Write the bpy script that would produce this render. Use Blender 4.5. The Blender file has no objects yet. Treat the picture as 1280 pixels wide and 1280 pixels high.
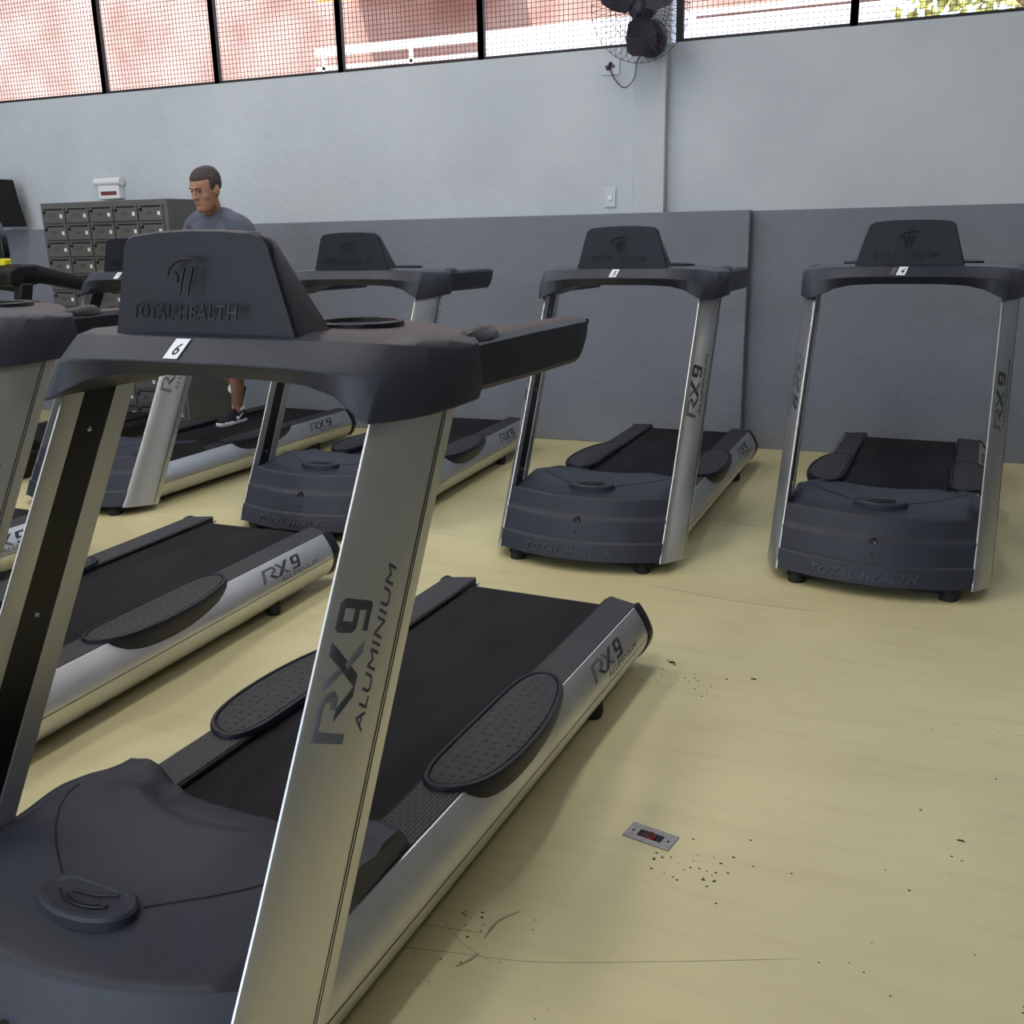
import bpy, bmesh, math, random
from mathutils import Vector, Matrix
C = bpy.context.scene.collection
random.seed(5)
PI = math.pi

# ------------------------------------------------------------ materials
def nm(name):
    m = bpy.data.materials.new(name); m.use_nodes = True
    nt = m.node_tree; return m, nt, nt.nodes['Principled BSDF']
def lk(nt, a, b): nt.links.new(a, b)
def mat(name, col, rough=.5, metal=0., noise=0., nscale=30., bump=0., bscale=200., spec=.5):
    m, nt, b = nm(name)
    b.inputs['Base Color'].default_value = (*col, 1); b.inputs['Roughness'].default_value = rough
    b.inputs['Metallic'].default_value = metal; b.inputs['Specular IOR Level'].default_value = spec
    tc = nt.nodes.new('ShaderNodeTexCoord')
    if noise:
        n = nt.nodes.new('ShaderNodeTexNoise'); n.inputs['Scale'].default_value = nscale; n.inputs['Detail'].default_value = 6
        r = nt.nodes.new('ShaderNodeValToRGB')
        r.color_ramp.elements[0].position = .3; r.color_ramp.elements[1].position = .7
        r.color_ramp.elements[0].color = (*[c*(1-noise) for c in col], 1); r.color_ramp.elements[1].color = (*[min(1, c*(1+noise)) for c in col], 1)
        lk(nt, tc.outputs['Object'], n.inputs['Vector']); lk(nt, n.outputs['Fac'], r.inputs['Fac']); lk(nt, r.outputs['Color'], b.inputs['Base Color'])
    if bump:
        n2 = nt.nodes.new('ShaderNodeTexNoise'); n2.inputs['Scale'].default_value = bscale; n2.inputs['Detail'].default_value = 3
        bp = nt.nodes.new('ShaderNodeBump'); bp.inputs['Strength'].default_value = bump; bp.inputs['Distance'].default_value = .002
        lk(nt, tc.outputs['Object'], n2.inputs['Vector']); lk(nt, n2.outputs['Fac'], bp.inputs['Height']); lk(nt, bp.outputs['Normal'], b.inputs['Normal'])
    return m
M = {}
M['plastic'] = mat('console_plastic', (.027, .030, .045), .42, noise=.12, nscale=9, bump=.35, bscale=420, spec=.36)
M['plastic_dark'] = mat('housing_plastic', (.0070, .0085, .0165), .42, noise=.1, nscale=9, bump=.3, bscale=420, spec=.36)
M['emboss'] = mat('embossed_plastic', (.008, .0083, .0125), .42, spec=.33)
M['raised'] = mat('lit_raised_letters', (.050, .055, .072), .45)  # lighter than the hood: light caught by raised edges, put into the colour
M['black'] = mat('black_plastic', (.006, .006, .007), .5, spec=.3)
M['gloss'] = mat('gloss_black', (.003, .003, .004), .3)
M['foot'] = mat('black_rubber', (.015, .015, .016), .8)
M['screw'] = mat('steel_screw', (.6, .6, .6), .3, 1.)
M['grey1'] = mat('decal_dark_grey', (.045, .048, .056), .6, spec=.2)
M['grey2'] = mat('decal_mid_grey', (.12, .125, .14), .6, spec=.2)
M['white'] = mat('white_paper', (.85, .87, .9), .6)
M['ink'] = mat('black_ink', (.015, .02, .03), .6)
def belt_mat():
    m, nt, b = nm('belt_rubber'); b.inputs['Roughness'].default_value = .75; b.inputs['Specular IOR Level'].default_value = .2
    tc = nt.nodes.new('ShaderNodeTexCoord'); n = nt.nodes.new('ShaderNodeTexNoise'); n.inputs['Scale'].default_value = 4; n.inputs['Detail'].default_value = 8
    mp = nt.nodes.new('ShaderNodeMapping'); mp.inputs['Scale'].default_value = (2, .6, 1)
    r = nt.nodes.new('ShaderNodeValToRGB'); r.color_ramp.elements[0].position = .35; r.color_ramp.elements[1].position = .75
    r.color_ramp.elements[0].color = (.008, .008, .010, 1); r.color_ramp.elements[1].color = (.020, .018, .022, 1)
    n2 = nt.nodes.new('ShaderNodeTexNoise'); n2.inputs['Scale'].default_value = 500
    bp = nt.nodes.new('ShaderNodeBump'); bp.inputs['Strength'].default_value = .5; bp.inputs['Distance'].default_value = .001
    lk(nt, tc.outputs['Object'], mp.inputs['Vector']); lk(nt, mp.outputs['Vector'], n.inputs['Vector']); lk(nt, n.outputs['Fac'], r.inputs['Fac'])
    lk(nt, r.outputs['Color'], b.inputs['Base Color']); lk(nt, tc.outputs['Object'], n2.inputs['Vector']); lk(nt, n2.outputs['Fac'], bp.inputs['Height']); lk(nt, bp.outputs['Normal'], b.inputs['Normal'])
    return m
M['belt'] = belt_mat()
def alu_mat():
    m, nt, b = nm('brushed_aluminium'); b.inputs['Metallic'].default_value = 1.; b.inputs['Roughness'].default_value = .36
    tc = nt.nodes.new('ShaderNodeTexCoord'); mp = nt.nodes.new('ShaderNodeMapping'); mp.inputs['Scale'].default_value = (3, 3, 1)
    n = nt.nodes.new('ShaderNodeTexNoise'); n.inputs['Scale'].default_value = 3; n.inputs['Detail'].default_value = 4
    r = nt.nodes.new('ShaderNodeValToRGB'); r.color_ramp.elements[0].color = (.60, .60, .60, 1); r.color_ramp.elements[1].color = (.66, .66, .655, 1)
    r.color_ramp.elements[0].position = .3; r.color_ramp.elements[1].position = .7
    n3 = nt.nodes.new('ShaderNodeTexNoise'); n3.inputs['Scale'].default_value = 6; n3.inputs['Detail'].default_value = 5
    mr = nt.nodes.new('ShaderNodeMapRange'); mr.inputs['To Min'].default_value = .36; mr.inputs['To Max'].default_value = .46
    lk(nt, tc.outputs['Object'], mp.inputs['Vector']); lk(nt, mp.outputs['Vector'], n.inputs['Vector']); lk(nt, n.outputs['Fac'], r.inputs['Fac']); lk(nt, r.outputs['Color'], b.inputs['Base Color'])
    lk(nt, tc.outputs['Object'], n3.inputs['Vector']); lk(nt, n3.outputs['Fac'], mr.inputs['Value']); lk(nt, mr.outputs['Result'], b.inputs['Roughness'])
    return m
M['alu'] = alu_mat()
def rib_mat():   # black foot rail with short moulded grooves
    m, nt, b = nm('ribbed_rail_plastic'); b.inputs['Base Color'].default_value = (.045, .043, .05, 1); b.inputs['Roughness'].default_value = .5
    tc = nt.nodes.new('ShaderNodeTexCoord'); mp = nt.nodes.new('ShaderNodeMapping'); mp.inputs['Rotation'].default_value = (0, 0, PI/2)
    br = nt.nodes.new('ShaderNodeTexBrick'); br.inputs['Scale'].default_value = 1; br.inputs['Brick Width'].default_value = .035
    br.inputs['Row Height'].default_value = .0095; br.inputs['Mortar Size'].default_value = .0022; br.inputs['Mortar Smooth'].default_value = .2; br.offset = .5
    bp = nt.nodes.new('ShaderNodeBump'); bp.inputs['Strength'].default_value = 1; bp.inputs['Distance'].default_value = .004; bp.invert = True
    mx = nt.nodes.new('ShaderNodeMix'); mx.data_type = 'RGBA'; mx.inputs[6].default_value = (.060, .056, .064, 1); mx.inputs[7].default_value = (.005, .005, .006, 1)  # lit ribs and shaded grooves painted as light and dark colour
    lk(nt, tc.outputs['Object'], mp.inputs['Vector']); lk(nt, mp.outputs['Vector'], br.inputs['Vector']); lk(nt, br.outputs['Fac'], bp.inputs['Height'])
    lk(nt, br.outputs['Fac'], mx.inputs[0]); lk(nt, mx.outputs[2], b.inputs['Base Color']); lk(nt, bp.outputs['Normal'], b.inputs['Normal'])
    return m
M['rib'] = rib_mat()
def dot_mat():
    m, nt, b = nm('dimpled_pad_rubber'); b.inputs['Base Color'].default_value = (.028, .024, .028, 1); b.inputs['Roughness'].default_value = .6
    tc = nt.nodes.new('ShaderNodeTexCoord'); v = nt.nodes.new('ShaderNodeTexVoronoi'); v.inputs['Scale'].default_value = 34; v.inputs['Randomness'].default_value = .35
    r = nt.nodes.new('ShaderNodeValToRGB'); r.color_ramp.elements[0].position = .12; r.color_ramp.elements[1].position = .22
    r.color_ramp.elements[0].color = (1, 1, 1, 1); r.color_ramp.elements[1].color = (0, 0, 0, 1)
    bp = nt.nodes.new('ShaderNodeBump'); bp.inputs['Strength'].default_value = 1; bp.inputs['Distance'].default_value = .004
    lk(nt, tc.outputs['Object'], v.inputs['Vector']); lk(nt, v.outputs['Distance'], r.inputs['Fac']); lk(nt, r.outputs['Color'], bp.inputs['Height']); lk(nt, bp.outputs['Normal'], b.inputs['Normal'])
    return m
M['dots'] = dot_mat()
def floor_mat():
    m, nt, b = nm('yellow_epoxy_floor'); b.inputs['Roughness'].default_value = .42; b.inputs['Specular IOR Level'].default_value = .35
    tc = nt.nodes.new('ShaderNodeTexCoord')
    n = nt.nodes.new('ShaderNodeTexNoise'); n.inputs['Scale'].default_value = .9; n.inputs['Detail'].default_value = 7; n.inputs['Distortion'].default_value = .6
    r = nt.nodes.new('ShaderNodeValToRGB'); r.color_ramp.elements[0].position = .32; r.color_ramp.elements[1].position = .68
    r.color_ramp.elements[0].color = FL0; r.color_ramp.elements[1].color = FL1
    # long faint streaks of wear
    mp = nt.nodes.new('ShaderNodeMapping'); mp.inputs['Scale'].default_value = (1.2, 9, 1); mp.inputs['Rotation'].default_value = (0, 0, .15)
    n2 = nt.nodes.new('ShaderNodeTexNoise'); n2.inputs['Scale'].default_value = 1.6; n2.inputs['Detail'].default_value = 8
    r2 = nt.nodes.new('ShaderNodeValToRGB'); r2.color_ramp.elements[0].position = .25; r2.color_ramp.elements[1].position = .5
    r2.color_ramp.elements[0].color = (.82, .80, .78, 1); r2.color_ramp.elements[1].color = (1, 1, 1, 1)
    mx = nt.nodes.new('ShaderNodeMix'); mx.data_type = 'RGBA'; mx.blend_type = 'MULTIPLY'; mx.inputs[0].default_value = .45
    # dirt specks in patches
    v = nt.nodes.new('ShaderNodeTexVoronoi'); v.inputs['Scale'].default_value = 26
    rv = nt.nodes.new('ShaderNodeValToRGB'); rv.color_ramp.elements[0].position = .045; rv.color_ramp.elements[1].position = .075
    rv.color_ramp.elements[0].color = (1, 1, 1, 1); rv.color_ramp.elements[1].color = (0, 0, 0, 1)
    n3 = nt.nodes.new('ShaderNodeTexNoise'); n3.inputs['Scale'].default_value = 1.7; n3.inputs['Detail'].default_value = 2
    r3 = nt.nodes.new('ShaderNodeValToRGB'); r3.color_ramp.elements[0].position = .58; r3.color_ramp.elements[1].position = .64
    ml = nt.nodes.new('ShaderNodeMath'); ml.operation = 'MULTIPLY'
    m2 = nt.nodes.new('ShaderNodeMix'); m2.data_type = 'RGBA'; m2.inputs[7].default_value = (.07, .065, .05, 1)
    for k in (n, mp, v, n3): lk(nt, tc.outputs['Object'], k.inputs['Vector'])
    lk(nt, mp.outputs['Vector'], n2.inputs['Vector']); lk(nt, n.outputs['Fac'], r.inputs['Fac']); lk(nt, n2.outputs['Fac'], r2.inputs['Fac'])
    lk(nt, r.outputs['Color'], mx.inputs[6]); lk(nt, r2.outputs['Color'], mx.inputs[7])
    lk(nt, v.outputs['Distance'], rv.inputs['Fac']); lk(nt, n3.outputs['Fac'], r3.inputs['Fac']); lk(nt, rv.outputs['Color'], ml.inputs[0]); lk(nt, r3.outputs['Color'], ml.inputs[1])
    lk(nt, ml.outputs[0], m2.inputs[0]); lk(nt, mx.outputs[2], m2.inputs[6]); lk(nt, m2.outputs[2], b.inputs['Base Color'])
    bp = nt.nodes.new('ShaderNodeBump'); bp.inputs['Strength'].default_value = .12; bp.inputs['Distance'].default_value = .01
    lk(nt, n2.outputs['Fac'], bp.inputs['Height']); lk(nt, bp.outputs['Normal'], b.inputs['Normal'])
    return m
FL0 = (.60, .53, .29, 1); FL1 = (.72, .645, .37, 1)
M['floor'] = floor_mat()
def plaster(name, a, c, bump=.5):
    m, nt, b = nm(name); b.inputs['Roughness'].default_value = .75; b.inputs['Specular IOR Level'].default_value = .25
    tc = nt.nodes.new('ShaderNodeTexCoord')
    n = nt.nodes.new('ShaderNodeTexNoise'); n.inputs['Scale'].default_value = 1.3; n.inputs['Detail'].default_value = 8
    r = nt.nodes.new('ShaderNodeValToRGB'); r.color_ramp.elements[0].position = .3; r.color_ramp.elements[1].position = .72
    r.color_ramp.elements[0].color = (*a, 1); r.color_ramp.elements[1].color = (*c, 1)
    n2 = nt.nodes.new('ShaderNodeTexNoise'); n2.inputs['Scale'].default_value = 14; n2.inputs['Detail'].default_value = 9
    bp = nt.nodes.new('ShaderNodeBump'); bp.inputs['Strength'].default_value = bump; bp.inputs['Distance'].default_value = .02
    lk(nt, tc.outputs['Object'], n.inputs['Vector']); lk(nt, tc.outputs['Object'], n2.inputs['Vector'])
    lk(nt, n.outputs['Fac'], r.inputs['Fac']); lk(nt, r.outputs['Color'], b.inputs['Base Color']); lk(nt, n2.outputs['Fac'], bp.inputs['Height']); lk(nt, bp.outputs['Normal'], b.inputs['Normal'])
    return m
M['wall'] = plaster('white_wall_paint', (.54, .575, .62), (.63, .665, .705), .35)
M['dado'] = plaster('grey_dado_paint', (.205, .22, .262), (.24, .257, .302), .45)
M['ceil'] = plaster('ceiling_paint', (.20, .205, .21), (.26, .265, .27), .2)
M['frame'] = mat('dark_window_steel', (.018, .014, .018), .6)
M['wire'] = mat('rusty_mesh_wire', (.10, .06, .055), .7)
M['locker'] = mat('locker_grey_paint', (.115, .112, .108), .5, noise=.1, nscale=4)
M['skin'] = mat('skin', (.40, .20, .125), .55, noise=.15, nscale=14)
M['hair'] = mat('hair', (.060, .042, .040), .8, noise=.4, nscale=60)
M['shirt'] = mat('grey_shirt_cloth', (.115, .125, .165), .9, noise=.15, nscale=20)
M['shorts'] = mat('dark_shorts_cloth', (.02, .02, .025), .9)
M['shoe'] = mat('black_shoe_fabric', (.012, .012, .016), .7)

# ------------------------------------------------------------ mesh helpers
def finish(me, sharp=35):
    bm = bmesh.new(); bm.from_mesh(me)
    bmesh.ops.remove_doubles(bm, verts=bm.verts, dist=1e-6)
    bmesh.ops.recalc_face_normals(bm, faces=bm.faces)
    a = math.radians(sharp)
    for f in bm.faces: f.smooth = True
    for e in bm.edges:
        e.smooth = not (len(e.link_faces) != 2 or e.calc_face_angle(0) > a)
    bm.to_mesh(me); bm.free()
def obj(name, V, F, m, parent=None, sharp=35, bevel=0, seg=2):
    me = bpy.data.meshes.new(name); me.from_pydata([tuple(v) for v in V], [], F); me.validate(); 
    finish(me, sharp)
    o = bpy.data.objects.new(name, me); C.objects.link(o)
    if m is not None: me.materials.append(M[m] if isinstance(m, str) else m)
    if parent: o.parent = parent
    if bevel:
        b = o.modifiers.new('bevel', 'BEVEL'); b.width = bevel; b.segments = seg; b.limit_method = 'ANGLE'; b.angle_limit = math.radians(30)
    return o
class G:
    def __init__(s): s.V = []; s.F = []
    def add(s, V, F):
        n = len(s.V); s.V += [tuple(v) for v in V]; s.F += [tuple(i+n for i in f) for f in F]; return s
    def box(s, a, b, mtx=None):
        x0, y0, z0 = a; x1, y1, z1 = b
        V = [Vector(p) for p in ((x0, y0, z0), (x1, y0, z0), (x1, y1, z0), (x0, y1, z0), (x0, y0, z1), (x1, y0, z1), (x1, y1, z1), (x0, y1, z1))]
        if mtx: V = [mtx @ v for v in V]
        return s.add(V, [(0, 3, 2, 1), (4, 5, 6, 7), (0, 1, 5, 4), (1, 2, 6, 5), (2, 3, 7, 6), (3, 0, 4, 7)])
    def loft(s, rings, cap=True, closed=True):
        n = len(rings[0]); V = [p for r in rings for p in r]; F = []
        for i in range(len(rings)-1):
            for j in range(n if closed else n-1):
                k = (j+1) % n; F.append((i*n+j, i*n+k, (i+1)*n+k, (i+1)*n+j))
        if cap and closed: F.append(tuple(range(n))[::-1]); F.append(tuple((len(rings)-1)*n+j for j in range(n)))
        return s.add(V, F)
    def tube(s, pts, r, n=8, cap=True):
        rings = []; pts = [Vector(p) for p in pts]; up = None
        for i, p in enumerate(pts):
            t = (pts[min(i+1, len(pts)-1)] - pts[max(i-1, 0)]).normalized()
            if up is None: up = Vector((0, 0, 1)) if abs(t.z) < .9 else Vector((1, 0, 0))
            a = t.cross(up).normalized(); b = a.cross(t).normalized(); up = b
            rr = r[i] if isinstance(r, (list, tuple)) else r
            rings.append([p + a*rr*math.cos(2*PI*k/n) + b*rr*math.sin(2*PI*k/n) for k in range(n)])
        return s.loft(rings, cap)
    def ball(s, c, r, nu=12, nv=8):
        c = Vector(c); r = r if isinstance(r, (tuple, list)) else (r, r, r)
        rings = [[c + Vector((r[0]*math.sin(PI*i/nv)*math.cos(2*PI*j/nu), r[1]*math.sin(PI*i/nv)*math.sin(2*PI*j/nu), r[2]*math.cos(PI*i/nv))) for j in range(nu)] for i in range(nv+1)]
        rings[0] = [c+Vector((0, 0, r[2]))+0*p for p in rings[0]]; rings[-1] = [c-Vector((0, 0, r[2])) for p in rings[-1]]
        return s.loft(rings, False)
    def make(s, name, m, parent=None, **k): return obj(name, s.V, s.F, m, parent, **k)
def mir(V): return [(-x, y, z) for x, y, z in V]
def tag(o, label, cat, group=None):
    o['label'] = label; o['category'] = cat
    if group: o['group'] = group
    return o
def empty(name, loc=(0, 0, 0), rz=0):
    o = bpy.data.objects.new(name, None); C.objects.link(o); o.location = loc; o.rotation_euler = (0, 0, rz); o.empty_display_size = .2; return o
def struct(o): o['kind'] = 'structure'; return o
def copy_tree(o, parent=None):
    c = o.copy(); C.objects.link(c); c.parent = parent
    for ch in [k for k in bpy.data.objects if k.parent == o]: copy_tree(ch, c)
    return c
def lerp(a, b, t): return a+(b-a)*t
def interp(x, xs, ys):
    if x <= xs[0]: return ys[0]
    for i in range(1, len(xs)):
        if x <= xs[i]: return lerp(ys[i-1], ys[i], (x-xs[i-1])/(xs[i]-xs[i-1]))
    return ys[-1]
def sm(a, b, x):
    t = min(1, max(0, (x-a)/(b-a))); return t*t*(3-2*t)

# text as plain polygons (built-in font), returned as verts / faces in a flat u,v plane
def text_geo(s, size=1., shear=0., extrude=0., space=1., offset=0.):
    cu = bpy.data.curves.new('t', 'FONT'); cu.body = s; cu.size = size; cu.shear = shear; cu.extrude = extrude; cu.space_character = space; cu.offset = offset
    cu.resolution_u = 3
    o = bpy.data.objects.new('t', cu); C.objects.link(o)
    dg = bpy.context.evaluated_depsgraph_get(); me = bpy.data.meshes.new_from_object(o.evaluated_get(dg))
    V = [tuple(v.co) for v in me.vertices]; F = [tuple(p.vertices) for p in me.polygons]
    bpy.data.objects.remove(o); bpy.data.curves.remove(cu); bpy.data.meshes.remove(me)
    return V, F
def text_fit(s, w, h, shear=0., extrude=0., space=1., offset=0.):
    V, F = text_geo(s, 1, shear, 0, space, offset)
    x0 = min(v[0] for v in V); x1 = max(v[0] for v in V); y0 = min(v[1] for v in V); y1 = max(v[1] for v in V)
    V = [((v[0]-x0)/(x1-x0)*w, (v[1]-y0)/(y1-y0)*h, 0) for v in V]
    return V, F
def thick(V, F, fn, t):     # map (u,v) with fn(u,v,height) and give the letters real thickness
    g = G(); n = len(V)
    Vo = [fn(v[0], v[1], 0.) for v in V] + [fn(v[0], v[1], t) for v in V]
    ec = {}
    for f in F:
        for i in range(len(f)):
            a, b = f[i], f[(i+1) % len(f)]; ec[(a, b)] = 1
    side = [(a, b, b+n, a+n) for (a, b) in ec if (b, a) not in ec]
    g.add(Vo, [tuple(i+n for i in f) for f in F] + [tuple(reversed(f)) for f in F] + side)
    return g
# the RX9 mark: bold slanted strokes in two greys, unit height 1, width about 2.75
def sub(poly, k=1): return poly
MARK1 = [ [(.18, 1), (.95, 1), (1.12, .86), (1.12, .62), (.95, .46), (.72, .46), (.72, .62), (.90, .66), (.92, .80), (.84, .84), (.36, .84), (.10, .0), (-.10, .0)],
          [(1.15, 1), (1.38, 1), (1.60, .62), (1.46, .50)],
          [(1.62, .48), (1.48, .36), (1.75, 0), (2.02, 0)] ]
MARK2 = [ [(.46, .46), (.72, .46), (1.10, 0), (.86, 0)],
          [(1.90, 1), (2.18, 1), (1.30, 0), (1.02, 0)],
          [(2.45, 1), (2.98, 1), (3.06, .88), (2.84, .06), (2.74, 0), (2.20, 0), (2.24, .16), (2.66, .16), (2.72, .38), (2.34, .38), (2.26, .50), (2.36, .92)] ]
HOLE9 = [(2.50, .54), (2.77, .54), (2.85, .84), (2.58, .84)]
def tri_poly(polys, hole=None):
    bm = bmesh.new()
    for p in polys:
        vs = [bm.verts.new((x, y, 0)) for x, y in p]
        es = [bm.edges.new((vs[i], vs[(i+1) % len(vs)])) for i in range(len(vs))]
        if hole and p is polys[-1]:
            hv = [bm.verts.new((x, y, 0)) for x, y in hole]
            es += [bm.edges.new((hv[i], hv[(i+1) % len(hv)])) for i in range(len(hv))]
        bmesh.ops.triangle_fill(bm, use_beauty=True, edges=es)
    bmesh.ops.recalc_face_normals(bm, faces=bm.faces)
    for f in bm.faces:
        if f.normal.z < 0: f.normal_flip()
    # cut fine in u and v so it can follow curved faces
    for ax in ((1, 0, 0), (0, 1, 0)):
        for k in range(-1, 14):
            bmesh.ops.bisect_plane(bm, geom=bm.verts[:]+bm.edges[:]+bm.faces[:], plane_co=(k*.25, k*.25, 0), plane_no=ax)
    bm.verts.index_update()
    V = [tuple(v.co) for v in bm.verts]; F = [tuple(v.index for v in f.verts) for f in bm.faces]; bm.free(); return V, F

# ------------------------------------------------------------ the treadmill (x right seen from the front, y back, z up)
TILT = .558
def up_y(z): return -.061+(z-.048)*TILT
SEC = [(.380, .001), (.3815, -.003), (.3855, -.003), (.391, .002), (.406, .026), (.419, .054), (.4315, .084), (.4425, .116), (.4515, .1475), (.4525, .155), (.4535, .172), (.4515, .192), (.446, .197),
       (.383, .197), (.383, .142), (.392, .140), (.392, .056), (.383, .054)]
def up_surf(s, yo):   # outer face x at depth yo
    P = SEC[1:12]; return s*interp(yo, [p[1] for p in P], [p[0] for p in P])
RAILP = [(.335, .205), (.372, .2265), (.3775, .2255), (.390, .209), (.404, .188), (.416, .165), (.424, .146), (.427, .129), (.4245, .110), (.417, .088), (.405, .066), (.392, .049), (.380, .042), (.335, .042)]
def rail_x(z):
    P = sorted(RAILP[1:-1], key=lambda p: p[1]); return interp(z, [p[1] for p in P], [p[0] for p in P])
def hood_b(x): return .10*max(0, 1-(x/.385)**2)
def hood_top(x, y):
    ax = abs(x); yr = .084-hood_b(x)
    base = lerp(.312, .332, sm(yr, .34, y))
    base -= .022*sm(.33, .385, ax)*(1-.6*sm(.30, .42, y))+.032*sm(.34, .58, y)*sm(.2, .3, ax)
    r = math.sqrt((x/.315)**2+((y-.68)/.30)**2)
    sc_ = 1-sm(.88, 1.0, r)
    base -= sc_*(.012+.020*sm(.05, .22, ax))
    base -= .030*sm(.42, .54, y)*(1-sm(.25, .33, ax))
    edge = .500+1.3*x*x if ax < .25 else .581
    return lerp(base, .205, sm(edge, edge+.035+.035*sm(.22, .34, ax), y))
def hood_front(x, z):   # y of the front face at height z
    b = hood_b(x)
    y = lerp(-.068, .054, (z-.055)/(.30-.055)) - b*lerp(.9, 1.05, (z-.05)/.25)
    y += .010*(1-sm(.125, .132, z)) * 0 + .012*sm(.128, .134, z) + .012*sm(.222, .229, z)
    return y
def con_sec(ax):
    X = [0, .15, .24, .31, .36, .395, .43, .462, .478]
    f = lambda ys: interp(ax, X, ys)
    return [ (f([.500, .504, .514, .528, .545, .560, .600, .680, .745]), f([1.246, 1.246, 1.243, 1.238, 1.231, 1.225, 1.217, 1.208, 1.205])),      # crease
             (f([.540, .544, .558, .580, .603, .622, .665, .720, .765]), f([1.290, 1.290, 1.288, 1.286, 1.282, 1.278, 1.270, 1.262, 1.256])),      # top front
             (f([.590, .594, .608, .632, .653, .672, .705, .745, .780]), f([1.297, 1.297, 1.296, 1.294, 1.290, 1.287, 1.281, 1.272, 1.264])),
             (f([.960, .955, .940, .920, .890, .860, .840, .825, .800]), f([1.292, 1.292, 1.291, 1.289, 1.286, 1.283, 1.279, 1.272, 1.264])),      # top back
             (f([.965, .960, .945, .925, .900, .870, .850, .835, .810]), f([1.235, 1.235, 1.230, 1.215, 1.20, 1.19, 1.180, 1.172, 1.175])),
             (f([.900, .900, .880, .850, .830, .815, .805, .800, .795]), f([1.215, 1.215, 1.208, 1.190, 1.165, 1.153, 1.150, 1.150, 1.156])),      # back bottom
             (f([.560, .560, .560, .548, .528, .508, .570, .660, .740]), f([1.212, 1.211, 1.205, 1.190, 1.166, 1.151, 1.148, 1.149, 1.156])) ]     # front bottom
CFS = []
def hump_front(x, z): return .540+.6*x*x+(z-1.29)*.07
HB0, HT0 = 1.286, 1.480
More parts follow.
